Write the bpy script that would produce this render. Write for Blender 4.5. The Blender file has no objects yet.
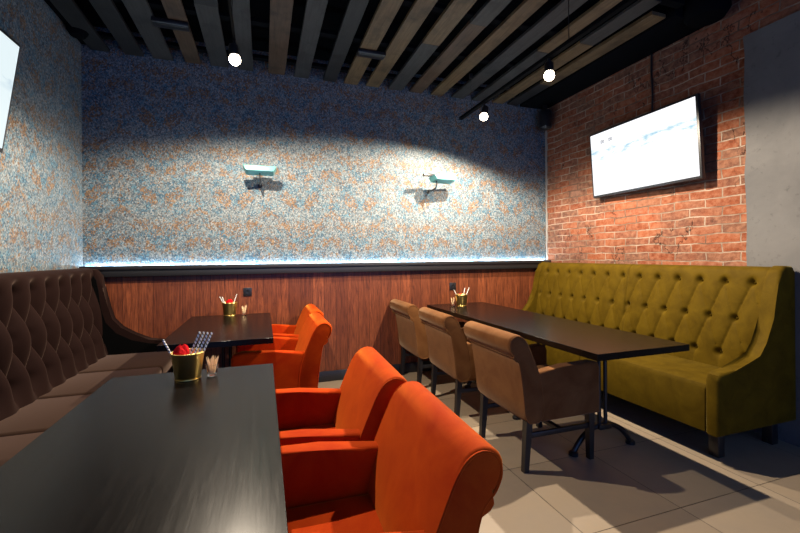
import bpy, bmesh, math, random
from mathutils import Vector, Matrix
random.seed(7)
C = bpy.context.scene.collection
S = bpy.context.scene
PI = math.pi

# ------------------------------------------------------------------ camera
cam_d = bpy.data.cameras.new('camera'); cam = bpy.data.objects.new('camera', cam_d); C.objects.link(cam)
YAW, ROLL = math.radians(18.801), math.radians(-.472)
Rv = Vector((math.cos(YAW), -math.sin(YAW), 0)); Fv = Vector((math.sin(YAW), math.cos(YAW), 0)); Zv = Vector((0, 0, 1))
right = Rv*math.cos(ROLL) + Zv*math.sin(ROLL); up = -Rv*math.sin(ROLL) + Zv*math.cos(ROLL)
M = Matrix((right, up, -Fv)).transposed().to_4x4(); M.translation = Vector((0, 0, 1.28))
cam.matrix_world = M
cam_d.sensor_width = 36; cam_d.lens = 401.177/800*36; cam_d.shift_y = -(266.5-255.839)/800
cam_d.clip_start = .02
S.camera = cam

# ------------------------------------------------------------------ world, exposure
w = bpy.data.worlds.new('world'); S.world = w; w.use_nodes = True
w.node_tree.nodes['Background'].inputs[0].default_value = (.15, .32, .85, 1)
w.node_tree.nodes['Background'].inputs[1].default_value = 1.75
S.view_settings.view_transform = 'Standard'; S.view_settings.look = 'None'
S.view_settings.exposure = 0; S.view_settings.gamma = 1; S.view_settings.use_curve_mapping = False
WARM = (1, .85, .66); SPOTW = 2.3
# x, y, aim, watts, cone degrees, blend   (two ceiling tracks)
SPOTS = [
    (1.97, 3.30, (1.52, 3.50, 0), 135, 165, .30),
    (1.97, 2.40, (2.03, 2.40, 0), 145, 168, .30),
    (-.17, 2.84, (.08, 3.0, 0), 135, 170, .32),
]
SPOT_Z = 2.605

# ------------------------------------------------------------------ room dimensions
XL, XR, YB, YF, ZC = -1.475, 3.35, 4.16, -1.6, 3.30
SLAT = 3.09

# ------------------------------------------------------------------ material helpers
# overall reflectance of each material relative to its colour recipe
GAIN = {'wallpaper': .55, 'brick': .42, 'plaster': .28, 'floor_tile': .51, 'panel_wood': .5, 'table_wood': .12, 'orange_velvet': .58, 'tan_suede': .38,
        'olive_velvet': .40, 'brown_fabric': .12, 'brown_seat_fabric': .17, 'slat_grey': .40, 'slat_brown': .42, 'slat_dark': .3, 'slat_ochre': .5}
class N:
    def __init__(s, name):
        s.m = bpy.data.materials.new(name); s.m.use_nodes = True
        s.t = s.m.node_tree; s.b = s.t.nodes['Principled BSDF']
    def n(s, typ, **kw):
        x = s.t.nodes.new(typ)
        for k, v in kw.items():
            if k.startswith('i_'):
                x.inputs[k[2:].replace('_', ' ')].default_value = v
            else: setattr(x, k, v)
        return x
    def l(s, a, b): s.t.links.new(a, b); return b
    def p(s, **kw):
        for k, v in kw.items(): s.b.inputs[k.replace('_', ' ')].default_value = v
        return s
    def obj(s): return s.n('ShaderNodeTexCoord').outputs['Object']
    def math(s, op, a, b=None, c=None):
        x = s.n('ShaderNodeMath', operation=op)
        for i, v in enumerate((a, b, c)):
            if v is None: continue
            if isinstance(v, (int, float)): x.inputs[i].default_value = v
            else: s.l(v, x.inputs[i])
        return x.outputs[0]
    def comb(s, x, y, z):
        c = s.n('ShaderNodeCombineXYZ')
        for i, v in enumerate((x, y, z)):
            if isinstance(v, (int, float)): c.inputs[i].default_value = v
            else: s.l(v, c.inputs[i])
        return c.outputs[0]
    def sep(s, v):
        c = s.n('ShaderNodeSeparateXYZ'); s.l(v, c.inputs[0]); return c.outputs
    def mapping(s, v, scale=(1, 1, 1), loc=(0, 0, 0), rot=(0, 0, 0)):
        c = s.n('ShaderNodeMapping'); s.l(v, c.inputs[0])
        c.inputs['Scale'].default_value = scale; c.inputs['Location'].default_value = loc; c.inputs['Rotation'].default_value = rot
        return c.outputs[0]
    def noise(s, v, scale, detail=3, rough=.55, dist=0):
        c = s.n('ShaderNodeTexNoise'); s.l(v, c.inputs['Vector'])
        c.inputs['Scale'].default_value = scale; c.inputs['Detail'].default_value = detail
        c.inputs['Roughness'].default_value = rough; c.inputs['Distortion'].default_value = dist
        return c.outputs['Fac']
    def ramp(s, f, stops, interp='LINEAR'):
        c = s.n('ShaderNodeValToRGB'); s.l(f, c.inputs[0]); c.color_ramp.interpolation = interp
        e = c.color_ramp.elements
        while len(e) < len(stops): e.new(.5)
        for i, (p, col) in enumerate(stops):
            e[i].position = p
            e[i].color = (*col, 1) if isinstance(col, tuple) else (col, col, col, 1)
        return c.outputs[0]
    def mix(s, f, a, b, mode='MIX'):
        c = s.n('ShaderNodeMix', data_type='RGBA', blend_type=mode)
        if isinstance(f, (int, float)): c.inputs[0].default_value = f
        else: s.l(f, c.inputs[0])
        for i, v in ((6, a), (7, b)):
            if isinstance(v, tuple): c.inputs[i].default_value = (*v, 1)
            else: s.l(v, c.inputs[i])
        return c.outputs[2]
    def col(s, v):
        g = GAIN.get(s.m.name, 1)
        if g != 1:
            x = s.n('ShaderNodeVectorMath', operation='SCALE'); x.inputs['Scale'].default_value = g; s.l(v, x.inputs[0]); v = x.outputs[0]
        s.l(v, s.b.inputs['Base Color']); return s
    def rough(s, v): s.l(v, s.b.inputs['Roughness']); return s
    def bump(s, h, strength=.3, dist=.01):
        c = s.n('ShaderNodeBump'); c.inputs['Strength'].default_value = strength; c.inputs['Distance'].default_value = dist
        s.l(h, c.inputs['Height']); s.l(c.outputs[0], s.b.inputs['Normal']); return s

def plain(name, col, rough=.5, metal=0, spec=.5, var=.12, scale=14):
    k = N(name); f = k.noise(k.obj(), scale, 3)
    k.col(k.mix(f, tuple(c*(1-var) for c in col), tuple(min(1, c*(1+var)) for c in col)))
    k.p(Roughness=rough, Metallic=metal, Specular_IOR_Level=spec); return k.m

def velvet(name, col, col2, sheen=.5, tint=(1, 1, 1), sr=.35, rough=.8, scale=5, bump=.06):
    k = N(name); o = k.obj()
    f = k.noise(o, scale, 4, .6, .6); g = k.noise(o, 420, 1)
    c = k.mix(k.ramp(f, [(.30, 0.), (.72, 1.)]), col, col2)
    c = k.mix(k.math('MULTIPLY', g, .35), c, tuple(x*.55 for x in col))
    k.col(c); k.p(Roughness=rough, Specular_IOR_Level=.04, Sheen_Weight=sheen, Sheen_Roughness=sr)
    k.b.inputs['Sheen Tint'].default_value = (*tint, 1)
    k.bump(k.math('ADD', g, k.math('MULTIPLY', f, 2)), bump, .004); return k.m

# wallpaper: damask motif under a coarse speckle
def wallpaper():
    k = N('wallpaper'); x, y, z = k.sep(k.obj())
    u = k.math('ADD', x, y)
    flat = k.comb(u, z, 0)
    # damask: mirrored columns, periodic rows, scroll shapes from warped noise
    P = .70; r = P/(2*PI)
    U = k.math('PINGPONG', k.math('ADD', u, 10.05), .31)
    def motif(off, sc, tilt, seed):
        a = k.math('ADD', k.math('MULTIPLY', k.math('ADD', z, off), 2*PI/P), k.math('MULTIPLY', U, tilt))
        v = k.comb(U, k.math('MULTIPLY', k.math('COSINE', a), r), k.math('MULTIPLY', k.math('SINE', a), r))
        return k.noise(k.mapping(v, loc=seed), sc, 3.5, .62, .7)
    m1 = motif(0, 8.5, 5.5, (0, 0, 0)); m2 = motif(.2, 8.0, -4., (3.1, 1.7, 4.4)); m3 = motif(.35, 5.0, 3., (7.3, 2.2, 1.1))
    vo = k.n('ShaderNodeTexVoronoi'); vo.inputs['Scale'].default_value = 90; k.l(k.mapping(flat, scale=(1.25, 1, 1)), vo.inputs['Vector'])
    cell = k.sep(vo.outputs['Color'])
    fine = k.noise(flat, 150, 2, .75)
    rnd = k.math('ADD', k.math('MULTIPLY', cell[0], .80), k.math('MULTIPLY', k.math('SUBTRACT', fine, .38), .9))
    base = k.ramp(rnd, [(.0, (.065, .088, .115)), (.3, (.13, .175, .21)), (.62, (.245, .29, .31)), (1., (.45, .485, .49))])
    orng = k.ramp(rnd, [(.0, (.09, .05, .03)), (.45, (.235, .145, .085)), (1., (.43, .285, .17))])
    blue = k.ramp(rnd, [(.0, (.02, .05, .09)), (.45, (.06, .16, .25)), (1., (.20, .38, .47))])
    dark = k.ramp(rnd, [(.0, (.02, .022, .03)), (1., (.30, .31, .33))])
    d1 = k.ramp(m1, [(.50, .03), (.60, .66)]); d2 = k.ramp(m2, [(.48, .10), (.62, .66)]); d3 = k.ramp(m3, [(.50, .0), (.62, .6)])
    c = k.mix(k.math('LESS_THAN', cell[2], d3), base, dark)
    c = k.mix(k.math('LESS_THAN', k.math('FRACT', k.math('MULTIPLY', cell[1], 7.3)), d2), c, blue)
    c = k.mix(k.math('LESS_THAN', cell[1], d1), c, orng)
    k.col(c); k.p(Roughness=.62, Specular_IOR_Level=.3); k.bump(rnd, .3, .003); return k.m

def brick():
    k = N('brick'); x, y, z = k.sep(k.obj())
    flat = k.comb(y, z, 0)
    wob = k.n('ShaderNodeTexNoise'); wob.inputs['Scale'].default_value = 5; wob.inputs['Detail'].default_value = 4; k.l(flat, wob.inputs['Vector'])
    wv = k.n('ShaderNodeVectorMath', operation='SCALE'); wv.inputs['Scale'].default_value = .045
    sb = k.n('ShaderNodeVectorMath', operation='SUBTRACT'); sb.inputs[1].default_value = (.5, .5, .5)
    k.l(wob.outputs['Color'], sb.inputs[0]); k.l(sb.outputs[0], wv.inputs[0])
    ad = k.n('ShaderNodeVectorMath', operation='ADD'); k.l(flat, ad.inputs[0]); k.l(wv.outputs[0], ad.inputs[1])
    b = k.n('ShaderNodeTexBrick'); k.l(ad.outputs[0], b.inputs['Vector'])
    b.inputs['Color1'].default_value = (.1, .1, .1, 1); b.inputs['Color2'].default_value = (.9, .9, .9, 1); b.inputs['Mortar'].default_value = (.5, .5, .5, 1)
    b.inputs['Scale'].default_value = 1; b.inputs['Brick Width'].default_value = .25; b.inputs['Row Height'].default_value = .0715
    b.inputs['Mortar Size'].default_value = .0055; b.inputs['Mortar Smooth'].default_value = .25; b.inputs['Bias'].default_value = 0
    tone = b.outputs['Color']
    c = k.ramp(tone, [(.1, (.30, .075, .03)), (.4, (.46, .13, .05)), (.65, (.40, .105, .045)), (.9, (.55, .2, .09))])
    soot = k.ramp(k.math('ADD', k.math('MULTIPLY', tone, .35), k.math('MULTIPLY', k.noise(flat, 1.4, 3, .6), .8)), [(.50, 0.), (.70, .85)])
    c = k.mix(soot, c, (.17, .085, .06))
    n1 = k.noise(flat, 22, 5, .65); n2 = k.noise(flat, 3.2, 4, .6)
    c = k.mix(k.ramp(n1, [(.42, 0.), (.75, .75)]), c, (.62, .30, .18))
    c = k.mix(k.ramp(n1, [(.22, .9), (.40, 0.)]), c, (.05, .022, .014))
    c = k.mix(k.ramp(n2, [(.58, 0.), (.72, .55)]), c, (.5, .27, .19))
    mort = k.mix(k.ramp(n2, [(.4, 0.), (.62, 1.)]), (.62, .47, .36), (.2, .12, .08))
    c = k.mix(b.outputs['Fac'], c, mort)
    # a few open cracks and missing corners
    rid = k.math('ABSOLUTE', k.math('SUBTRACT', k.noise(k.mapping(flat, scale=(1.6, .8, 1)), 2.6, 6, .62), .5))
    crk = k.math('MULTIPLY', k.ramp(rid, [(.002, 1.), (.008, 0.)]), k.ramp(k.noise(flat, 1.9, 2), [(.54, 0.), (.58, 1.)]))
    c = k.mix(crk, c, (.03, .014, .01))
    k.col(c); k.p(Roughness=.85, Specular_IOR_Level=.2)
    h = k.math('SUBTRACT', k.math('ADD', k.math('MULTIPLY', n1, .8), k.math('MULTIPLY', tone, .25)), k.math('ADD', k.math('MULTIPLY', b.outputs['Fac'], .35), crk))
    k.bump(h, .75, .014); return k.m

def plaster():
    k = N('plaster'); o = k.obj()
    a = k.noise(o, 2.2, 5, .62, .4); b_ = k.noise(o, 26, 4, .6)
    c = k.ramp(a, [(.3, (.27, .265, .265)), (.7, (.40, .385, .375))])
    c = k.mix(k.ramp(b_, [(.60, 0.), (.72, .5)]), c, (.16, .155, .15))
    k.col(c); k.p(Roughness=.75, Specular_IOR_Level=.25); k.bump(k.math('ADD', a, k.math('MULTIPLY', b_, .3)), .25, .01); return k.m

def planks(name, dark, light, width, rough=.42, gx=30., axis='x'):
    k = N(name); x, y, z = k.sep(k.obj())
    u = k.math('DIVIDE', x, width); fl = k.math('FLOOR', u); fr = k.math('FRACT', u)
    wn = k.n('ShaderNodeTexWhiteNoise', noise_dimensions='1D'); k.l(fl, wn.inputs['W'])
    r = wn.outputs['Value']
    g = k.noise(k.comb(k.math('MULTIPLY', x, gx), k.math('MULTIPLY', r, 37), k.math('MULTIPLY', z, 2.2)), 1.6, 6, .68, 1.6)
    g2 = k.noise(k.comb(k.math('MULTIPLY', x, gx*6), k.math('MULTIPLY', r, 37), k.math('MULTIPLY', z, 7)), 1.3, 3, .6)
    t = k.math('ADD', k.math('MULTIPLY', g, .75), k.math('MULTIPLY', g2, .3))
    c = k.ramp(t, [(.38, dark), (.64, light)])
    c = k.mix(k.math('MULTIPLY', r, .8), c, k.mix(.7, c, dark))
    gap = k.math('LESS_THAN', k.math('ABSOLUTE', k.math('SUBTRACT', fr, .5)), .488)
    c = k.mix(k.math('SUBTRACT', 1, gap), c, tuple(q*.35 for q in dark))
    k.col(c); k.p(Roughness=rough, Specular_IOR_Level=.35); k.bump(k.math('ADD', t, k.math('MULTIPLY', gap, .5)), .22, .004); return k.m

def tabletop():
    k = N('table_wood'); x, y, z = k.sep(k.obj())
    v = k.comb(k.math('MULTIPLY', x, 34), k.math('MULTIPLY', y, 2), k.math('MULTIPLY', z, 20))
    g = k.noise(v, 1.5, 6, .7, .8); g2 = k.noise(k.comb(k.math('MULTIPLY', x, 160), k.math('MULTIPLY', y, 9), 0), 1.2, 2)
    t = k.math('ADD', k.math('MULTIPLY', g, .7), k.math('MULTIPLY', g2, .3))
    k.col(k.ramp(t, [(.3, (.020, .015, .013)), (.55, (.036, .025, .020)), (.75, (.085, .062, .05))]))
    k.rough(k.ramp(t, [(.3, .21), (.7, .27)])); k.p(Specular_IOR_Level=.17); k.bump(t, .05, .001); return k.m

def slat_wood(name, a, b_):
    k = N(name); x, y, z = k.sep(k.obj())
    v = k.comb(k.math('MULTIPLY', x, 26), k.math('MULTIPLY', y, 1.6), 0)
    g = k.noise(v, 1.5, 6, .7, 1.); st = k.noise(k.comb(x, y, 0), 5, 4, .6)
    c = k.ramp(g, [(.3, a), (.7, b_)]); c = k.mix(k.ramp(st, [(.5, 0.), (.7, .7)]), c, tuple(q*.4 for q in a))
    k.col(c); k.p(Roughness=.6, Specular_IOR_Level=.3); k.bump(g, .3, .004); return k.m

def tiles():
    k = N('floor_tile'); x, y, z = k.sep(k.obj())
    def line(v, off):
        f = k.math('FRACT', k.math('DIVIDE', k.math('SUBTRACT', k.math('ADD', v, 30), off), .6))
        return k.math('GREATER_THAN', k.math('ABSOLUTE', k.math('SUBTRACT', f, .5)), .4968)
    g = k.math('MAXIMUM', line(x, .178), line(y, .26))
    cx = k.math('FLOOR', k.math('DIVIDE', k.math('SUBTRACT', k.math('ADD', x, 30), .178), .6)); cy = k.math('FLOOR', k.math('DIVIDE', k.math('SUBTRACT', k.math('ADD', y, 30), .26), .6))
    wn = k.n('ShaderNodeTexWhiteNoise', noise_dimensions='2D'); k.l(k.comb(cx, cy, 0), wn.inputs['Vector'])
    n1 = k.noise(k.comb(x, y, 0), 5, 5, .6)
    c = k.mix(wn.outputs['Value'], (.42, .325, .225), (.49, .385, .27)); c = k.mix(k.ramp(n1, [(.4, 0.), (.75, .35)]), c, (.34, .28, .22))
    c = k.mix(g, c, (.035, .026, .02))
    k.col(c); k.rough(k.ramp(n1, [(.3, .33), (.7, .48)])); k.p(Specular_IOR_Level=.4)
    k.bump(k.math('SUBTRACT', 1, g), .4, .002); return k.m

def emit(name, col, strength):
    k = N(name); k.p(Roughness=.5); k.b.inputs['Base Color'].default_value = (0, 0, 0, 1)
    k.b.inputs['Emission Color'].default_value = (*col, 1); k.b.inputs['Emission Strength'].default_value = strength; return k.m

def screen(name, pale, tint, strength, scale):
    k = N(name); o = k.obj(); x, y, z = k.sep(o)
    n = k.noise(k.comb(k.math('MULTIPLY', x, 3), k.math('MULTIPLY', y, 3), k.math('MULTIPLY', z, 9)), scale, 4, .6)
    band = k.ramp(z, [(.02, 0.), (.07, 1.), (.13, 1.), (.18, 0.)])
    f = k.math('MULTIPLY', k.ramp(n, [(.48, 0.), (.66, 1.)]), band)
    c = k.mix(f, pale, tint)
    k.b.inputs['Base Color'].default_value = (.01, .01, .01, 1); k.p(Roughness=.25)
    k.l(c, k.b.inputs['Emission Color']); k.b.inputs['Emission Strength'].default_value = strength; return k.m

def straw_mat():
    k = N('striped_paper'); x, y, z = k.sep(k.obj())
    a = k.math('DIVIDE', k.math('ARCTAN2', y, x), 2*PI)
    f = k.math('FRACT', k.math('ADD', a, k.math('MULTIPLY', z, 70)))
    k.col(k.mix(k.math('GREATER_THAN', f, .62), (.86, .87, .83), (.012, .04, .03))); k.p(Roughness=.6); return k.m

def glass_mat():
    k = N('clear_glass'); k.p(Roughness=.02, IOR=1.45, Transmission_Weight=1.0)
    k.b.inputs['Base Color'].default_value = (.96, .98, .98, 1); return k.m

def brass():
    k = N('brushed_brass'); x, y, z = k.sep(k.obj())
    n = k.noise(k.comb(k.math('MULTIPLY', k.math('ARCTAN2', y, x), 14), 0, k.math('MULTIPLY', z, 4)), 3, 3)
    k.col(k.mix(n, (.72, .50, .14), (.88, .66, .25))); k.p(Metallic=1.0, Roughness=.36); return k.m

MT = dict(
    wallpaper=wallpaper(), brick=brick(), plaster=plaster(), tile=tiles(), table=tabletop(),
    panel=planks('panel_wood', (.085, .020, .008), (.46, .125, .044), .118),
    black_wood=plain('black_wood', (.012, .012, .014), .4), ceiling=plain('ceiling_black', (.003, .0035, .0045), .9, 0, .03),
    black_metal=plain('black_metal', (.012, .012, .013), .38, .3), black_plastic=plain('black_plastic', (.01, .01, .012), .35),
    black_fabric=plain('black_fabric', (.002, .002, .002), .95, 0, .02),
    black_leg=plain('black_leg', (.009, .008, .008), .42),
    orange=velvet('orange_velvet', (.52, .024, .002), (.84, .095, .006), .45, (1, .36, .05), .38),
    tan=velvet('tan_suede', (.25, .092, .028), (.42, .185, .065), .2, (1, .75, .5), .4),
    olive=velvet('olive_velvet', (.125, .074, .004), (.215, .132, .008), .08, (1, .85, .3), .3, .7, 9),
    brown=velvet('brown_fabric', (.080, .033, .027), (.10, .043, .035), .1, (1, .7, .55), .4, .8, 4),
    brown_seat=velvet('brown_seat_fabric', (.105, .050, .032), (.14, .070, .045), .25, (1, .7, .55), .4, .8, 4),
    brass=brass(), red=velvet('red_paper', (.42, .004, .008), (.58, .010, .014), .05, (1, .4, .4)),
    straw=straw_mat(), glass=glass_mat(), pick=plain('pale_wood', (.85, .62, .36), .6),
    teal=plain('teal_metal', (.10, .30, .28), .35, .25), bulb=emit('bulb_glow', (1, .86, .66), 40), led=emit('led_glow', (.58, .80, 1), 120),
    screen_r=screen('screen_bright', (.96, .97, 1), (.30, .55, .68), 1.2, 2.2), screen_l=screen('screen_pale', (.80, .92, .95), (.55, .70, .80), 1.0, 1.2),
    grey_mark=plain('grey_mark', (.2, .2, .22), .5), mortar=plain('pale_mortar', (.2, .185, .17), .9),
)
SL = [slat_wood('slat_grey', (.045, .044, .042), (.10, .096, .09)), slat_wood('slat_brown', (.085, .05, .028), (.20, .125, .07)),
      slat_wood('slat_dark', (.026, .025, .025), (.06, .056, .052)), slat_wood('slat_ochre', (.12, .075, .032), (.27, .18, .085))]

# ------------------------------------------------------------------ object helpers
def link(name, bm, mat, parent=None, smooth=True, angle=40):
    bmesh.ops.recalc_face_normals(bm, faces=bm.faces)
    me = bpy.data.meshes.new(name); bm.to_mesh(me); bm.free()
    o = bpy.data.objects.new(name, me); C.objects.link(o)
    if mat: me.materials.append(mat)
    if smooth:
        for p in me.polygons: p.use_smooth = True
        try: me.set_sharp_from_angle(angle=math.radians(angle))
        except Exception: pass
    if parent: o.parent = parent
    return o
def thing(name, label, cat, loc=(0, 0, 0), rz=0, group=None):
    o = bpy.data.objects.new(name, None); o.empty_display_size = .1; C.objects.link(o); o.location = loc; o.rotation_euler = (0, 0, rz)
    return tag(o, label, cat, group)
def tag(o, label, cat, group=None):
    o['label'] = label; o['category'] = cat
    if group: o['group'] = group
    return o
def struct(o): o['kind'] = 'structure'; return o
def box(bm, a, b, bev=0, seg=2):
    x0, y0, z0 = a; x1, y1, z1 = b
    r = bmesh.ops.create_cube(bm, size=1, matrix=Matrix.Translation(((x0+x1)/2, (y0+y1)/2, (z0+z1)/2)) @ Matrix.Diagonal((x1-x0, y1-y0, z1-z0, 1)))
    if bev:
        es = list({e for v in r['verts'] for e in v.link_edges})
        bmesh.ops.bevel(bm, geom=es, offset=bev, segments=seg, profile=.5, affect='EDGES')
    return bm
def bx(a, b, bev=0, seg=2): return box(bmesh.new(), a, b, bev, seg)
def tube(bm, pts, r, seg=10, closed=False):
    pts = [Vector(p) for p in pts]; n = len(pts); rings = []
    rr = r if isinstance(r, (list, tuple)) else [r]*n
    prev = None
    for i, p in enumerate(pts):
        d = (pts[(i+1) % n] - pts[i-1]) if closed or 0 < i < n-1 else (pts[1]-pts[0] if i == 0 else pts[-1]-pts[-2])
        d.normalize()
        a = d.cross(Vector((0, 0, 1)))
        if a.length < .05: a = d.cross(Vector((0, 1, 0)))
        if prev is not None:
            q = prev - d*prev.dot(d)
            if q.length > .05: a = q
        a.normalize(); prev = a; b = d.cross(a)
        rings.append([bm.verts.new(p + (a*math.cos(t)+b*math.sin(t))*rr[i]) for t in [2*PI*k/seg for k in range(seg)]])
    m = n if closed else n-1
    for i in range(m):
        A, B = rings[i], rings[(i+1) % n]
        for k in range(seg): bm.faces.new((A[k], A[(k+1) % seg], B[(k+1) % seg], B[k]))
    if not closed: bm.faces.new(rings[0][::-1]); bm.faces.new(rings[-1])
    return bm
def lathe(bm, prof, seg=32, c=(0, 0, 0)):
    rings = []
    for r, z in prof:
        rings.append([bm.verts.new((c[0]+r*math.cos(2*PI*k/seg), c[1]+r*math.sin(2*PI*k/seg), c[2]+z)) for k in range(seg)])
    for A, B in zip(rings, rings[1:]):
        for k in range(seg): bm.faces.new((A[k], A[(k+1) % seg], B[(k+1) % seg], B[k]))
    bm.faces.new(rings[0][::-1]); bm.faces.new(rings[-1]); return bm
def smooth_poly(pts, k=2, closed=True):
    for _ in range(k):
        q = []; n = len(pts)
        for i in range(n if closed else n-1):
            a, b = Vector(pts[i]), Vector(pts[(i+1) % n]); q += [a*.75+b*.25, a*.25+b*.75]
        if not closed: q = [Vector(pts[0])] + q + [Vector(pts[-1])]
        pts = q
    return [tuple(p) for p in pts]
def extrude_xz(pts, y0, y1, bev=.012, seg=3, bm=None):
    """closed (x,z) outline pushed along y, with rounded rims"""
    bm = bm or bmesh.new()
    A = [bm.verts.new((x, y0, z)) for x, z in pts]; B = [bm.verts.new((x, y1, z)) for x, z in pts]
    f0 = bm.faces.new(A); f1 = bm.faces.new(B[::-1]); n = len(pts)
    for i in range(n): bm.faces.new((A[i], B[i], B[(i+1) % n], A[(i+1) % n]))
    if bev:
        es = list(f0.edges) + list(f1.edges)
        bmesh.ops.bevel(bm, geom=es, offset=bev, segments=seg, profile=.5, affect='EDGES', clamp_overlap=True)
    return bm
def copy_tree(o, parent=None):
    c = o.copy(); C.objects.link(c)
    if parent: c.parent = parent
    for ch in list(o.children): copy_tree(ch, c)
    return c

# ------------------------------------------------------------------ room shell
struct(link('floor', bx((XL-.1, YF, -.1), (XR+.1, YB+.1, 0)), MT['tile'], smooth=False))
struct(link('ceiling', bx((XL-.1, YF, ZC), (XR+.1, YB+.1, ZC+.1)), MT['ceiling'], smooth=False))
struct(link('wall_back', bx((XL-.1, YB, 0), (XR+.1, YB+.1, ZC)), MT['wallpaper'], smooth=False))
struct(link('wall_left', bx((XL-.1, YF, 0), (XL, YB, ZC)), MT['wallpaper'], smooth=False))
struct(link('wall_right', bx((XR, YF, 0), (XR+.1, YB, ZC)), MT['brick'], smooth=False))
# grey plaster slab over the near part of the brick wall, ragged edge
bm = bmesh.new()
edge = [(1.955+random.uniform(-.008, .008), z/20*2.86) for z in range(21)]
out = [(YF, 0)] + edge + [(YF, 2.86+.02)]
A = [bm.verts.new((XR-.022, y, z)) for y, z in out]; B = [bm.verts.new((XR+.001, y, z)) for y, z in out]
bm.faces.new(A); bm.faces.new(B[::-1])
for i in range(len(out)): bm.faces.new((A[i], A[(i+1) % len(out)], B[(i+1) % len(out)], B[i]))
struct(link('trim_1', bm, MT['plaster'], smooth=False))
# wood wainscot, black rail and black baseboard on the back wall
struct(link('trim_2', bx((XL+.002, YB-.018, .0), (XR-.002, YB-.001, 1.14)), MT['panel'], smooth=False))
bm = bx((XL+.002, YB-.075, 1.117), (XR-.002, YB-.017, 1.177), .004); box(bm, (XL+.002, YB-.09, 1.177), (XR-.002, YB-.001, 1.204), .004); box(bm, (XL+.002, YB-.09, 1.2), (XR-.002, YB-.078, 1.213), .002)
struct(link('trim_3', bm, MT['black_wood']))
struct(link('baseboard_back', bx((XL+.002, YB-.034, 0), (XR-.002, YB-.017, .105), .004), MT['black_wood']))
# pale mortar strip in the brick corner
bm = bmesh.new(); zs = [1.19+i*.055 for i in range(34)]
A = [bm.verts.new((XR-.006, YB-.002, z)) for z in zs]; B = [bm.verts.new((XR-.006, YB-.02-random.uniform(0, .02), z)) for z in zs]
A2 = [bm.verts.new((XR+.001, v.co.y, v.co.z)) for v in A]; B2 = [bm.verts.new((XR+.001, v.co.y, v.co.z)) for v in B]
for i in range(len(zs)-1):
    bm.faces.new((A[i], B[i], B[i+1], A[i+1])); bm.faces.new((B[i], B2[i], B2[i+1], B[i+1])); bm.faces.new((A[i], A[i+1], A2[i+1], A2[i])); bm.faces.new((A2[i], A2[i+1], B2[i+1], B2[i]))
struct(link('trim_4', bm, MT['mortar'], smooth=False))
# dark beam over the brick wall with a rounded end, and the one over the left wall
bm = bx((2.97, 2.2, 3.085), (XR-.001, YB-.001, ZC-.001), .01)
struct(link('trim_5', bm, MT['ceiling']))
tn = 6
bm = bmesh.new(); lathe(bm, [(.001, 0), (.12, .02), (.15, .07), (.15, .2), (.001, .2)], 20, (3.18, 2.12, 3.03)); struct(link('trim_%d' % tn, bm, MT['ceiling'])); tn += 1
bm = bx((XL+.001, 1.0, 3.125), (XL+.10, YB-.001, ZC-.001), .01); lathe(bm, [(.001, 0), (.05, .01), (.075, .05), (.075, .2), (.001, .2)], 16, (XL+.085, 3.86, 3.045))
struct(link('trim_%d' % tn, bm, MT['ceiling'])); tn += 1
# cross battens above the slats
for y in (3.95, 3.35, 2.75, 2.15, 1.55, .95, .35, -.25):
    struct(link('trim_%d' % tn, bx((XL+.11, y-.03, SLAT+.029), (2.96, y+.03, SLAT+.06)), MT['ceiling'], smooth=False)); tn += 1
# ceiling slats, weathered boards in several tones, each with joints
CENT = [-1.335, -1.076, -.845, -.604, -.375, -.145, .135, .376, .66, .88, 1.115, 1.37, 1.615, 1.86, 2.126, 2.395, 2.655, 2.868]
TONE = [2, 2, 0, 1, 0, 0, 1, 0, 2, 0, 1, 0, 1, 0, 0, 3, 0, 3]
for i, (cx, t) in enumerate(zip(CENT, TONE)):
    wd = .07 + random.uniform(-.006, .009)
    y0 = YF if i < 15 else (2.12 if i < 17 else 2.25)
    bm = bmesh.new(); cuts = sorted([y0, YB-.002] + [random.uniform(y0+.4, YB-.3) for _ in range(2 if y0 < 0 else 1)])
    for j, (a, b) in enumerate(zip(cuts, cuts[1:])):
        n0 = len(bm.faces); dz = random.uniform(-.002, .002); dx = random.uniform(-.004, .004)
        box(bm, (cx-wd+dx, a+.001, SLAT+dz), (cx+wd+dx, b-.001, SLAT+.028), .002, 1)
        bm.faces.ensure_lookup_table()
        for f in bm.faces[n0:]: f.material_index = j
    o = struct(link('trim_%d' % tn, bm, None, smooth=False)); tn += 1
    seq = [SL[t], SL[(t+random.choice((1, 3))) % 4], SL[t]] if i > 4 else [SL[t], SL[2], SL[t]]
    if i in (9, 10, 13): seq = [SL[t], SL[t], SL[3]]
    for j in range(len(cuts)-1): o.data.materials.append(seq[::-1][-(j+1)] if False else seq[j])

# ------------------------------------------------------------------ LED strip on the rail
tag(link('led_strip', bx((XL+.02, YB-.016, 1.205), (XR-.03, YB-.004, 1.211)), MT['led'], smooth=False), 'glowing white LED light strip lying along the top of the black wall rail', 'light strip')

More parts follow.
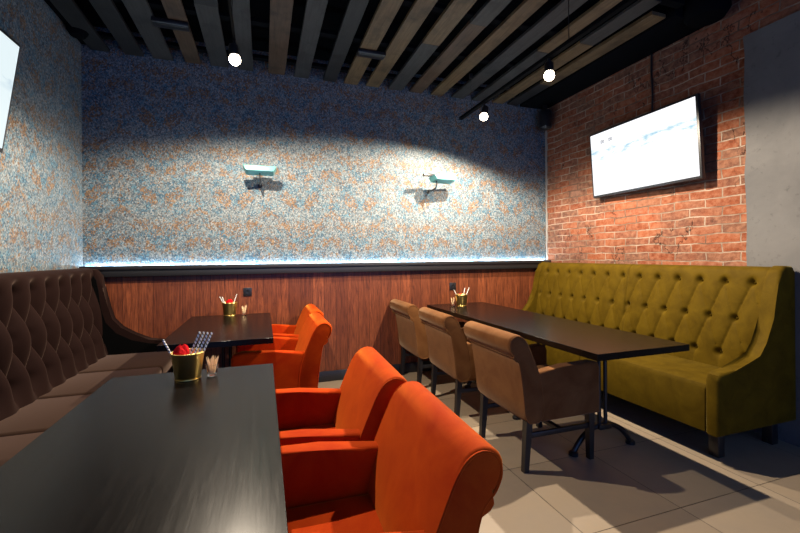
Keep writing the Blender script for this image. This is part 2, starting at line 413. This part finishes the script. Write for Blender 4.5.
# ------------------------------------------------------------------ tracks and spotlights
def track(x, y0, y1, hang, label, w=.018):
    t = thing('lighting_track', label, 'lighting track', (x, y0, 2.70), 0)
    link('rail', bx((-w, 0, 0), (w, y1-y0, .03), .003), MT['ceiling'], t)
    for hy in hang:
        bm = bmesh.new(); tube(bm, [(0, hy-y0, .03), (0, hy-y0, SLAT-2.70-.002)], .003, 6); h = link('hanger', bm, MT['black_metal'], t)
        link('ceiling_mount', bx((-.014, hy-y0-.014, SLAT-2.70-.05), (.014, hy-y0+.014, SLAT-2.70-.002), .002), MT['black_metal'], h)
    return t
track(1.97, -.4, 3.78, (3.55, 2.2, .9), 'black lighting track hung on wires along the right half of the ceiling, two lit spots')
track(-.17, -.4, 3.1, (2.66, 1.2), 'black lighting track hung on wires along the left half of the ceiling, one lit spot', .007)
SPL = ['lit spotlight on the right ceiling track, the one nearest the patterned back wall', 'lit spotlight on the right ceiling track, beside the television on the brick wall',
       'lit spotlight alone on the left, in front of the patterned wall']
def spot(x, y, aim, watts, ang, blend, label):
    t = thing('spotlight', label, 'spotlight', (x, y, SPOT_Z), 0, 'track spotlights')
    d = (Vector(aim) - Vector((x, y, SPOT_Z))).normalized()
    bm = bmesh.new(); tube(bm, [(0, 0, .028), (0, 0, .098)], .009, 8); link('stem', bm, MT['black_metal'], t)
    q = Vector((0, 0, 1)).rotation_difference(-d).to_matrix().to_4x4()
    bm = bmesh.new(); lathe(bm, [(.018, -.005), (.032, .0), (.032, .055), (.022, .07), (.001, .072)], 20); bmesh.ops.transform(bm, matrix=q, verts=bm.verts)
    link('lamp_head', bm, MT['black_metal'], t)
    bm = bmesh.new(); bmesh.ops.create_uvsphere(bm, u_segments=20, v_segments=12, radius=.036); bmesh.ops.translate(bm, verts=bm.verts, vec=d*.028)
    link('bulb', bm, MT['bulb'], t)
    L = bpy.data.lights.new('spot_beam', 'SPOT'); L.energy = watts*SPOTW; L.color = WARM; L.spot_size = math.radians(ang); L.spot_blend = blend; L.shadow_soft_size = .018
    lo = bpy.data.objects.new('spot_beam', L); C.objects.link(lo); lo.parent = t; lo.location = d*.085
    lo.rotation_euler = d.to_track_quat('-Z', 'Y').to_euler()
for s_, lb in zip(SPOTS, SPL): spot(*s_, lb)
# black rectangular boxes between the slats
for x, y, lb in ((-.66, 3.48, 'small black rectangular box between the ceiling slats, left of the lit left spotlight'), (.92, 3.45, 'small black rectangular box between the ceiling slats near the ceiling centre')):
    t = thing('ceiling_box', lb, 'ceiling box', (x, y, SLAT-.034), 0)
    link('frame', bx((-.125, -.045, .0), (.125, .045, .033), .004), MT['black_plastic'], t); link('louvre', bx((-.10, -.028, -.003), (.10, .028, .004), .002), MT['black_metal'], t)

# corner loudspeaker
t = thing('loudspeaker', 'small black loudspeaker in the ceiling corner beside the brick wall', 'speaker', (3.235, 4.02, 2.80))
bm = bmesh.new(); lathe(bm, [(.001, 0), (.06, 0), (.075, .012), (.075, .2), (.06, .22), (.001, .22)], 24); link('housing', bm, MT['black_plastic'], t)
bm = bmesh.new(); lathe(bm, [(.001, -.004), (.055, -.004), (.06, .001), (.001, .001)], 24); link('grille', bm, MT['black_metal'], t)
link('bracket', bx((-.02, -.02, .215), (.02, .02, .286), .003), MT['black_metal'], t)

# ------------------------------------------------------------------ televisions
def television(name_label, c, n_yaw, tilt, roll, W, H, scr, wall_x, marks=False):
    """faces along local -y before yaw"""
    t = thing('television', name_label, 'television', c)
    t.rotation_mode = 'QUATERNION'
    t.rotation_quaternion = (Matrix.Rotation(n_yaw, 3, 'Z') @ Matrix.Rotation(tilt, 3, 'X') @ Matrix.Rotation(roll, 3, 'Y')).to_quaternion()
    link('housing', bx((-W/2-.018, .0, -H/2-.022), (W/2+.018, .035, H/2+.018), .004), MT['black_plastic'], t)
    link('rear_case', bx((-W*.36, .034, -H*.38), (W*.36, .06, H*.3), .01), MT['black_plastic'], t)
    link('screen', bx((-W/2, -.002, -H/2), (W/2, .002, H/2)), scr, t, smooth=False)
    link('wall_bracket', bx((-.12, .058, -.11), (.12, wall_x, .11), .004), MT['black_metal'], t)
    if marks:
        for k, (mx, mz) in enumerate(((-.41, .20), (-.31, .20))):
            bm = bmesh.new()
            for j in range(2):
                x0 = mx + j*.024
                for (a, b) in (((0, 0), (0, .026)), ((0, .026), (.014, .026)), ((.014, .026), (.014, 0)), ((0, 0), (.014, 0))):
                    tube(bm, [(x0+a[0], -.003, mz+a[1]), (x0+b[0], -.003, mz+b[1])], .0022, 5)
            link('screen_mark', bm, MT['grey_mark'], t)
    return t
television('bright white television hung on the brick wall above the olive sofa', (3.215, 2.745, 2.19), math.radians(-90-2), math.radians(4), math.radians(0), 1.09, .615, MT['screen_r'], .12, True)
television('pale-screened television on the left patterned wall, cut off by the photo edge', (-1.305, 2.275, 2.165), math.radians(90), math.radians(8), 0, .98, .57, MT['screen_l'], .125)
# cable from the beam down to the right television
bm = bmesh.new(); tube(bm, smooth_poly([(XR-.01, 2.70, 3.09), (XR-.009, 2.705, 2.9), (XR-.01, 2.69, 2.72), (XR-.03, 2.69, 2.45), (XR-.05, 2.69, 2.35)], 2, False), .008, 8)
tag(link('cable', bm, MT['black_plastic']), 'black cable running down the brick wall to the television', 'cable')

# ------------------------------------------------------------------ teal wall fixtures
def wall_fixture(x, z, rz, flip, label):
    t = thing('wall_lamp', label, 'wall lamp', (x, YB, z), 0, 'teal wall lamps on the patterned wall')
    D = .235
    bm = bmesh.new(); tube(bm, [(0, -.001, -.08), (0, -.012, -.08)], .022, 16); link('wall_plate', bm, MT['black_metal'], t)
    bm = bmesh.new(); tube(bm, [(0, -.01, -.08), (0, -D*.6, -.078), (0, -D+.02, -.07), (0, -D, -.05), (0, -D, .0)], .007, 8); link('arm', bm, MT['black_metal'], t)
    q = Matrix.Translation((0, -D, .0)) @ Matrix.Rotation(rz, 4, 'Z') @ Matrix.Rotation(math.radians(-10), 4, 'X')
    sx = .045*flip
    bm = extrude_xz([(-.145, .05), (-.12, .0), (.12, .0), (.145, .05)], -.065, .065, .006, 2); bmesh.ops.transform(bm, matrix=q @ Matrix.Translation((sx, 0, 0)), verts=bm.verts)
    link('lamp_head', bm, MT['teal'], t)
    bm = bx((-.075, .0, .05), (.075, .03, .078), .004); bmesh.ops.transform(bm, matrix=q @ Matrix.Translation((-sx*.8, 0, 0)), verts=bm.verts); link('clip', bm, MT['black_metal'], t)
wall_fixture(-.025, 2.055, 0, 0, 'teal metal wall lamp on the patterned wall, the left of the two')
wall_fixture(1.755, 2.075, math.radians(10), 2, 'teal metal wall lamp on the patterned wall, the right of the two')
def socket(x, z, s, label):
    t = thing('wall_socket', label, 'socket', (x, YB-.018, z), 0, 'black wall sockets')
    link('plate', bx((-s/2, -.010, -s/2), (s/2, -.0005, s/2), .003), MT['black_plastic'], t)
    bm = bmesh.new(); lathe(bm, [(.012, 0), (.022, 0), (.022, .004), (.012, .004), (.001, .001)], 20); bmesh.ops.rotate(bm, verts=bm.verts, matrix=Matrix.Rotation(PI/2, 3, 'X')); bmesh.ops.translate(bm, verts=bm.verts, vec=(0, -.009, 0))
    link('socket_well', bm, MT['black_metal'], t)
socket(-.148, .945, .078, 'black wall socket on the wood panel above the far left table')
socket(2.04, .930, .080, 'black wall socket on the wood panel above the long table')

# ------------------------------------------------------------------ tufted backs
def tufted(prof, ny, y0, y1, du, phase, rows, depth, mat, parent, name='backrest', expo=.45, expo2=None, ycut=None, hole=.0, skew=0., topfade=.0, hr=.022):
    """prof: (x,z) polyline, front bottom -> over the top -> rear bottom. x grows away from the wall."""
    pr = smooth_poly(prof, 3, False)
    P = [Vector((a, b)) for a, b in pr]
    # resample
    L = [0]
    for a, b in zip(P, P[1:]): L.append(L[-1]+(b-a).length)
    front_len = next(l for l, p in zip(L, P) if p.y >= max(q.y for q in P)-1e-6)
    samples = [front_len*i/86 for i in range(87)] + [front_len+(L[-1]-front_len)*i/8 for i in range(1, 9)]
    Q = []
    for s in samples:
        j = max(0, min(len(L)-2, next((k for k in range(len(L)-1) if L[k+1] >= s), len(L)-2)))
        f = (s-L[j])/max(1e-9, L[j+1]-L[j]); Q.append(P[j].lerp(P[j+1], f))
    nor = []
    for i in range(len(Q)):
        d = Q[min(i+1, len(Q)-1)]-Q[max(i-1, 0)]; d.normalize(); nor.append(Vector((d.y, -d.x)))
    z1, z2 = min(rows), max(rows); dv = rows[1]-rows[0]
    bm = bmesh.new(); g = []
    for i, q in enumerate(Q):
        row = []
        for j in range(ny+1):
            y = y0+(y1-y0)*j/ny
            z = q.y; onfront = samples[i] <= front_len+.03
            zc = min(max(z, z1-.0), z2)
            vv = (zc-z1)/dv
            u = (y-phase)/du + skew*math.sin(2*PI*vv)*.5
            p, r = u+vv/2, u-vv/2
            h = abs(math.sin(PI*p))**expo * abs(math.sin(PI*r))**(expo if expo2 is None else expo2)
            # pleats fade into a smooth band above the top row and below the bottom one
            if z > z2: fade = max(0, 1-(z-z2)/max(.001, topfade)) if topfade else 1
            elif z < z1: fade = max(.25, 1-(z1-z)/.16)
            else: fade = 1
            if not onfront: fade = 0 if topfade else max(0, 1-(samples[i]-front_len-.03)/.03)
            ed = min(1, (y-y0)/.05, (y1-y)/.05)
            fade *= max(0, ed)
            disp = -(1-h)*depth*fade
            # button pits
            if hole:
                pi_, ri_ = round(p), round(r)
                d2 = ((p-pi_)**2+(r-ri_)**2)
                if z1-.06 < z < z2+.06: 
                    k = (pi_-ri_); zz = z1+k*dv; yy = phase+(pi_+ri_)/2*du
                    if 0 <= k <= len(rows)-1:
                        dd = math.hypot(y-yy, (z-zz)); disp -= hole*math.exp(-(dd/hr)**2)*max(0, ed)
            if ycut:
                for c in ycut: disp -= .012*math.exp(-((y-c)/.009)**2)*(1 if onfront else 0)
            v = q + nor[i]*disp
            row.append(bm.verts.new((v.x, y, v.y)))
        g.append(row)
    for a, b in zip(g, g[1:]):
        for j in range(ny): bm.faces.new((a[j], a[j+1], b[j+1], b[j]))
    bm.faces.new([r[0] for r in g]); bm.faces.new([r[-1] for r in g][::-1])
    bm.faces.new(g[0][::-1] + g[-1])
    o = link(name, bm, mat, parent, angle=60)
    return o
def surf_x(prof, z):
    pr = smooth_poly(prof, 3, False)
    for a, b in zip(pr, pr[1:]):
        if a[1] <= z <= b[1] and b[1] > a[1]: return a[0]+(b[0]-a[0])*(z-a[1])/(b[1]-a[1])
    return pr[0][0]

# ------------------------------------------------------------------ brown booth along the left wall
bt = thing('booth_bench', 'long dark brown button-tufted booth bench along the left wall', 'bench', (XL+.003, .4, 0))
BL = 3.70                         # length; local x away from the wall, y along it
prof = [(.235, .40), (.225, .5), (.20, .68), (.165, .88), (.14, 1.02), (.13, 1.12), (.118, 1.182), (.08, 1.203), (.03, 1.197), (.006, 1.16), (.004, .9), (.004, .2)]
tufted(prof, 560, .09, BL-.075, .1825, 2.74-.4, [.595, .84, 1.085], .074, MT['brown'], bt, expo=.85, expo2=.55, hole=.050, topfade=.085, hr=.027)
for y0, y1 in ((0, .085), (BL-.085, BL-.0)):
    wp = [(.004, .02), (.004, 1.17), (.06, 1.195), (.135, 1.185), (.172, 1.13), (.185, 1.03), (.20, .86), (.232, .75), (.30, .67), (.40, .605), (.52, .57), (.66, .545), (.735, .53), (.755, .50), (.755, .02)]
    wg = link('wing', extrude_xz(wp, y0, y1, .022, 3), MT['brown'], bt)
    ip = [(.03, .10), (.03, 1.15), (.11, 1.15), (.14, 1.10), (.155, 1.01), (.172, .85), (.205, .735), (.28, .64), (.395, .572), (.52, .538), (.66, .513), (.72, .495), (.72, .10)]
    yi = (y1-.002, y1+.006) if y0 == 0 else (y0-.006, y0+.002)
    pn = link('inner_panel', extrude_xz(ip, *yi, .002, 1), MT['black_fabric'], wg); pn['label'] = 'black fabric inner panel'
link('seat_base', bx((.10, .086, .10), (.70, BL-.086, .36), .01), MT['brown'], bt)
link('plinth', bx((.10, .03, .0), (.62, BL-.03, .10), .003), MT['black_leg'], bt)
n = 6; y0 = .088; seams = [.088, .79, 1.37, 1.955, 2.505, 3.045, BL-.088]
for a, b in zip(seams, seams[1:]):
    bm = bx((.19, a+.001, .355), (.745, b-.001, .465), .03, 4)
    for v in bm.verts:
        cx, cy = (v.co.x-.4675)/.29, (v.co.y-(a+b)/2)/((b-a)/2)
        if v.co.z > .45: v.co.z += .012*max(0, 1-cx*cx)*max(0, 1-cy*cy)
    link('seat_cushion', bm, MT['brown_seat'], bt)

# ------------------------------------------------------------------ olive sofa along the brick wall (local x away from the wall)
sf = thing('sofa', 'olive green velvet sofa with a high button-tufted winged back', 'sofa', (XR-.026, 4.10, 0), PI)
SLN = 2.44                         # world y = 4.10 - local y
prof = [(.25, .40), (.25, .5), (.238, .7), (.208, .9), (.182, 1.05), (.166, 1.12), (.145, 1.172), (.10, 1.186), (.04, 1.186), (.006, 1.15), (.004, .9), (.004, .2)]
ph = 4.10-2.69                     # a top-row button
rows = [.57, .825, 1.08]
tufted(prof, 400, .07, SLN-.07, .1745, ph, rows, .022, MT['olive'], sf, expo=.12, expo2=.40, ycut=(4.10-2.80,), hole=.034, topfade=.05)
for k, z in enumerate(rows):
    for i in range(-9, 14):
        y = ph + (i + (.5 if k == 1 else 0))*.1745
        if .14 < y < SLN-.14 and abs(y-1.3) > .03:
            bm = bmesh.new(); bmesh.ops.create_uvsphere(bm, u_segments=12, v_segments=8, radius=.011, matrix=Matrix.Translation((surf_x(prof, z)-.044, y, z)) @ Matrix.Diagonal((.6, 1, 1, 1)))
            link('button', bm, MT['olive'], sf)
for y0, y1 in ((0, .085), (SLN-.085, SLN)):
    wp = [(.002, .17), (.002, 1.15), (.03, 1.19), (.105, 1.194), (.155, 1.165), (.185, 1.08), (.212, .97), (.234, .86), (.252, .77), (.295, .685), (.36, .61), (.47, .575), (.60, .56), (.70, .557), (.735, .54), (.748, .50), (.748, .17)]
    link('wing', extrude_xz(wp, y0, y1, .022, 3), MT['olive'], sf)
link('seat_base', bx((.05, .086, .172), (.60, SLN-.086, .335), .01), MT['olive'], sf)
for a, b in ((.088, 1.30), (1.302, SLN-.088)):
    bm = extrude_xz([(.21, .34), (.21, .455), (.26, .47), (.68, .47), (.715, .462), (.733, .435), (.733, .172), (.605, .172), (.605, .34)], a, b, .012, 3)
    for v in bm.verts:
        cx, cy = (v.co.x-.48)/.27, (v.co.y-(a+b)/2)/((b-a)/2)
        if v.co.z > .46: v.co.z += .012*max(0, 1-cx*cx)*max(0, 1-cy**4)
    link('seat_cushion', bm, MT['olive'], sf)
for x in (.10, .62):
    for y in (.10, SLN/2, SLN-.10):
        link('leg', bx((x-.03, y-.03, 0), (x+.03, y+.03, .172), .004), MT['black_leg'], sf)

# ------------------------------------------------------------------ tables
def arch_foot(bm, s):
    pts = [(0, .0, .16), (s*.07, 0, .155), (s*.14, 0, .125), (s*.20, 0, .07), (s*.235, 0, .02)]
    tube(bm, smooth_poly(pts, 2, False), .017, 10); lathe(bm, [(.001, 0), (.03, 0), (.03, .018), (.015, .03), (.001, .03)], 14, (s*.238, 0, 0)); return bm
def table(x0, x1, y0, y1, ped, label, px=None):
    cx, cy = (x0+x1)/2, (y0+y1)/2
    t = thing('table', label, 'table', (cx, cy, 0), 0)
    w2, l2 = (x1-x0)/2, (y1-y0)/2
    link('tabletop', bx((-w2, -l2, .712), (w2, l2, .75), .0015, 1), MT['table'], t)
    for py in ped:
        ox = (px-cx) if px else 0; oy = py-cy
        bm = bmesh.new()
        for s in (-1, 1): tube(bm, [(s*.026, 0, .15), (s*.026, 0, .70)], .0125, 12)
        box(bm, (-.05, -.03, .14), (.05, .03, .17), .004); box(bm, (-.06, -.05, .69), (.06, .05, .7115), .003)
        for s in (-1, 1): arch_foot(bm, s)
        bmesh.ops.translate(bm, verts=bm.verts, vec=(ox, oy, 0))
        link('pedestal', bm, MT['black_metal'], t)
    return t
table(-.641, .041, .45, 2.10, (.70, 1.4375), 'dark wood table nearest the camera, beside the brown booth')
table(-.614, .057, 2.765, 4.015, (3.44,), 'dark wood table at the back left, against the wood-panelled wall')
table(1.669, 2.349, 1.672, 4.01, (2.07, 2.68, 3.465), 'long dark wood table between the tan armchairs and the olive sofa', 2.10)

# ------------------------------------------------------------------ armchairs (local +x is forward)
def armchair(mat, label, group, loc, rz, az=.618):
    t = thing('armchair', label, 'armchair', loc, rz, group)
    bp = [(.0, .285), (-.015, .45), (-.034, .59), (-.045, .645), (-.062, .684), (-.096, .714), (-.114, .752), (-.110, .79), (-.086, .813), (-.052, .82), (-.016, .804), (.012, .768), (.038, .715), (.071, .64), (.103, .56), (.126, .46), (.132, .285)]
    bp = smooth_poly(bp, 1)
    b = link('backrest', extrude_xz(bp, -.28, .28, .016, 3), mat, t)
    for s in (-1, 1):
        bm = bmesh.new(); tube(bm, [(x, s*.2775, z) for x, z in smooth_poly([((x-.02)*.93+.02, (z-.56)*.965+.56) for x, z in bp], 1)], .0042, 6, True); link('piping', bm, mat, b)
    bm = bmesh.new(); tube(bm, [(-.066, -.265, .684), (-.066, .265, .684)], .0035, 6); link('roll_seam', bm, mat, b)
    bm = bx((.095, -.214, .36), (.545, .214, .475), .028, 4)
    for v in bm.verts:
        if v.co.z > .45: v.co.z += .014*max(0, 1-((v.co.x-.34)/.24)**2)*max(0, 1-(v.co.y/.214)**2)
    link('seat', bm, mat, t)
    link('seat_apron', bx((.05, -.22, .288), (.54, .22, .365), .008), mat, t)
    for s in (-1, 1):
        ap = [(.06, .288), (.06, az-.034), (.28, az-.013), (.485, az), (.538, az-.012), (.553, az-.042), (.553, .288)]
        y0, y1 = sorted((s*.213, s*.279)); link('arm', extrude_xz(ap, y0, y1, .022, 4), mat, t)
    for x, dx in ((.035, -.022), (.495, .0)):
        for s in (-1, 1):
            bm = bmesh.new(); y = s*.245; a = .021; b2 = .016
            top = [bm.verts.new((x+i*a, y+j*a, .30)) for i, j in ((-1, -1), (1, -1), (1, 1), (-1, 1))]
            bot = [bm.verts.new((x+dx+i*b2, y+j*b2, 0)) for i, j in ((-1, -1), (1, -1), (1, 1), (-1, 1))]
            bm.faces.new(top); bm.faces.new(bot[::-1])
            for k in range(4): bm.faces.new((top[k], bot[k], bot[(k+1) % 4], top[(k+1) % 4]))
            link('leg', bm, MT['black_leg'], t, smooth=False)
    for s in (-1, 1): link('stretcher', bx((.03, s*.245-.009, .195), (.505, s*.245+.009, .225), .002), MT['black_leg'], t)
    link('cross_stretcher', bx((.26, -.24, .198), (.29, .24, .222), .002), MT['black_leg'], t)
    return t
G1, G2 = 'orange velvet armchairs', 'tan suede armchairs'
oc = armchair(MT['orange'], 'orange velvet armchair nearest the camera, at the near table', G1, (.448, 1.125, 0), PI-.03, .650)
def again(src, label, loc, rz):
    c = copy_tree(src); c['label'] = label; c.location = loc; c.rotation_euler = (0, 0, rz); return c
again(oc, 'orange velvet armchair at the far end of the near table, directly behind the closest one', (.430, 1.735, 0), PI-.04)
again(oc, 'orange velvet armchair at the back left table, the nearer of its pair', (.345, 3.12, 0), PI)
again(oc, 'orange velvet armchair at the back left table, partly hidden, next to the wood wall', (.375, 3.745, 0), PI)
tc = armchair(MT['tan'], 'tan suede armchair at the near end of the long table', G2, (1.437, 2.25, 0), 0)
again(tc, 'middle tan suede armchair of the three at the long table', (1.42, 3.09, 0), -.02)
again(tc, 'farthest tan suede armchair, beside the wood-panelled wall', (1.39, 3.84, 0), 0)

# ------------------------------------------------------------------ things on the tables
TZ = .7505
def bucket(x, y, label):
    t = thing('bucket', label, 'bucket', (x, y, TZ), 0, 'brass table buckets'); t.scale = (1.1, 1.1, 1.06)
    bm = bmesh.new(); lathe(bm, [(.001, 0), (.043, 0), (.046, .003), (.060, .106), (.0625, .110), (.0605, .112), (.0575, .107), (.044, .006), (.001, .005)], 40); link('body', bm, MT['brass'], t)
    bm = bmesh.new(); tube(bm, [(.0605*math.cos(a), .0605*math.sin(a), .109) for a in [2*PI*k/36 for k in range(36)]], .0024, 8, True); link('rim', bm, MT['brass'], t)
    bm = bmesh.new(); tube(bm, [(.0455*math.cos(a), .0455*math.sin(a), .003) for a in [2*PI*k/36 for k in range(36)]], .0022, 8, True); link('base_ring', bm, MT['brass'], t)
bucket(-.317, 1.965, 'brass bucket on the near dark table holding a red napkin and striped straws')
bucket(-.295, 3.97, 'brass bucket on the back left table below the wall socket')
bucket(1.975, 3.80, 'brass bucket at the far end of the long table beside the tan chairs')
def napkin(x, y, label, h):
    bm = bmesh.new(); rnd = random.Random(int(h*1e4)+3)
    prof = [(.010, .012), (.016, .06), (.024, .09), (.033, .116), (.031, .132), (.020, .148), (.009, .156)]
    lathe(bm, [(r, z*h) for r, z in prof], 11)
    for v in bm.verts:
        a = math.atan2(v.co.y, v.co.x); rr = math.hypot(v.co.x, v.co.y)
        k = 1 + (.20*math.sin(3*a+1.2+v.co.z*30)+.10*math.sin(7*a+v.co.z*60))*(1 if v.co.z > .1*h else .3); v.co.x *= k; v.co.y *= k
        v.co.z += .010*math.sin(2*a)*(v.co.z > .12*h)
    o = link('napkin', bm, MT['red'], smooth=False); o.location = (x, y, TZ); tag(o, label, 'napkin', 'red napkins')
napkin(-.338, 1.952, 'crumpled red paper napkin in the near brass bucket', .93)
napkin(-.295, 3.97, 'crumpled red paper napkin in the back left brass bucket', .9)
napkin(1.965, 3.80, 'crumpled red paper napkin in the brass bucket on the long table', .8)
smesh = None
def straw(x, y, tilt, az, L, label, group):
    """a paper tube standing in a bucket and leaning on its rim"""
    global smesh
    if smesh is None:
        bm = bmesh.new(); lathe(bm, [(.0028, 0), (.0042, 0), (.0042, .2), (.0028, .2), (.0028, .001)], 12)
        smesh = link('paper_straw', bm, MT['straw']); o = smesh
    else: o = smesh.copy(); C.objects.link(o)
    o.location = (x, y, TZ+.009)
    d = Vector((math.sin(tilt)*math.cos(az), math.sin(tilt)*math.sin(az), math.cos(tilt)))
    o.rotation_euler = d.to_track_quat('Z', 'Y').to_euler(); o.scale = (1, 1, L/.2)
    tag(o, label, 'straw', group)
ord_ = ['leftmost', 'second from left', 'third from left', 'rightmost']
straw(-.335, 1.965, math.radians(25), math.radians(178), .185, 'striped paper straw leaning alone to the left out of the near brass bucket', 'striped straws')
for i in range(4):
    straw(-.345+.0150*i, 1.948+.004*(i % 2), math.radians(22+.5*i), math.radians(2), .210-.002*i, 'striped paper straw leaning right in the near brass bucket, %s of four' % ord_[i], 'striped straws')
straw(-.299, 3.965, math.radians(26), math.radians(175), .185, 'striped paper straw in the back left bucket, outer one leaning left', 'striped straws')
straw(-.300, 3.948, math.radians(19), math.radians(192), .175, 'striped paper straw in the back left bucket, inner one leaning left', 'striped straws')
straw(-.293, 3.965, math.radians(18), math.radians(5), .19, 'striped paper straw leaning right in the back left bucket', 'striped straws')
straw(1.972, 3.795, math.radians(28), math.radians(178), .18, 'striped paper straw leaning left in the bucket on the long table', 'striped straws')
straw(1.972, 3.79, math.radians(14), math.radians(10), .18, 'striped paper straw in the bucket on the long table, inner one leaning right', 'striped straws')
straw(1.980, 3.785, math.radians(24), math.radians(0), .195, 'striped paper straw in the bucket on the long table, outer one leaning right', 'striped straws')
pmesh = None
def picks(x, y, n, where, label):
    global pmesh
    bm = bmesh.new(); lathe(bm, [(.001, 0), (.019, 0), (.0205, .002), (.027, .05), (.0275, .0515), (.0262, .051), (.0195, .010), (.001, .009)], 24)
    g = link('toothpick_glass', bm, MT['glass']); g.location = (x, y, TZ); tag(g, label, 'glass', 'toothpick glasses')
    for i in range(n):
        if pmesh is None:
            bm = bmesh.new(); lathe(bm, [(.0003, 0), (.0014, .006), (.0014, .064), (.0003, .070)], 6); pmesh = link('toothpick', bm, MT['pick']); o = pmesh
        else: o = pmesh.copy(); C.objects.link(o)
        a = 2*PI*i/n*1.618*3; r = .002+.010*((i*7) % n)/n
        o.location = (x+r*math.cos(a), y+r*math.sin(a), TZ+.0105)
        d = Vector((.22*math.cos(a), .22*math.sin(a), 1)); o.rotation_euler = d.to_track_quat('Z', 'Y').to_euler()
        o.scale = (1, 1, 1+.12*math.sin(i*2.3))
        tag(o, 'thin wooden toothpick in the small glass %s' % where, 'toothpick', 'toothpicks in the glass ' + where)
picks(-.221, 1.975, 30, 'beside the near brass bucket', 'small clear glass of toothpicks beside the near brass bucket')
picks(-.172, 3.965, 14, 'beside the back left bucket', 'small clear glass of toothpicks beside the back left bucket')
picks(1.895, 3.84, 14, 'beside the bucket on the long table', 'small clear glass of toothpicks beside the bucket on the long table')
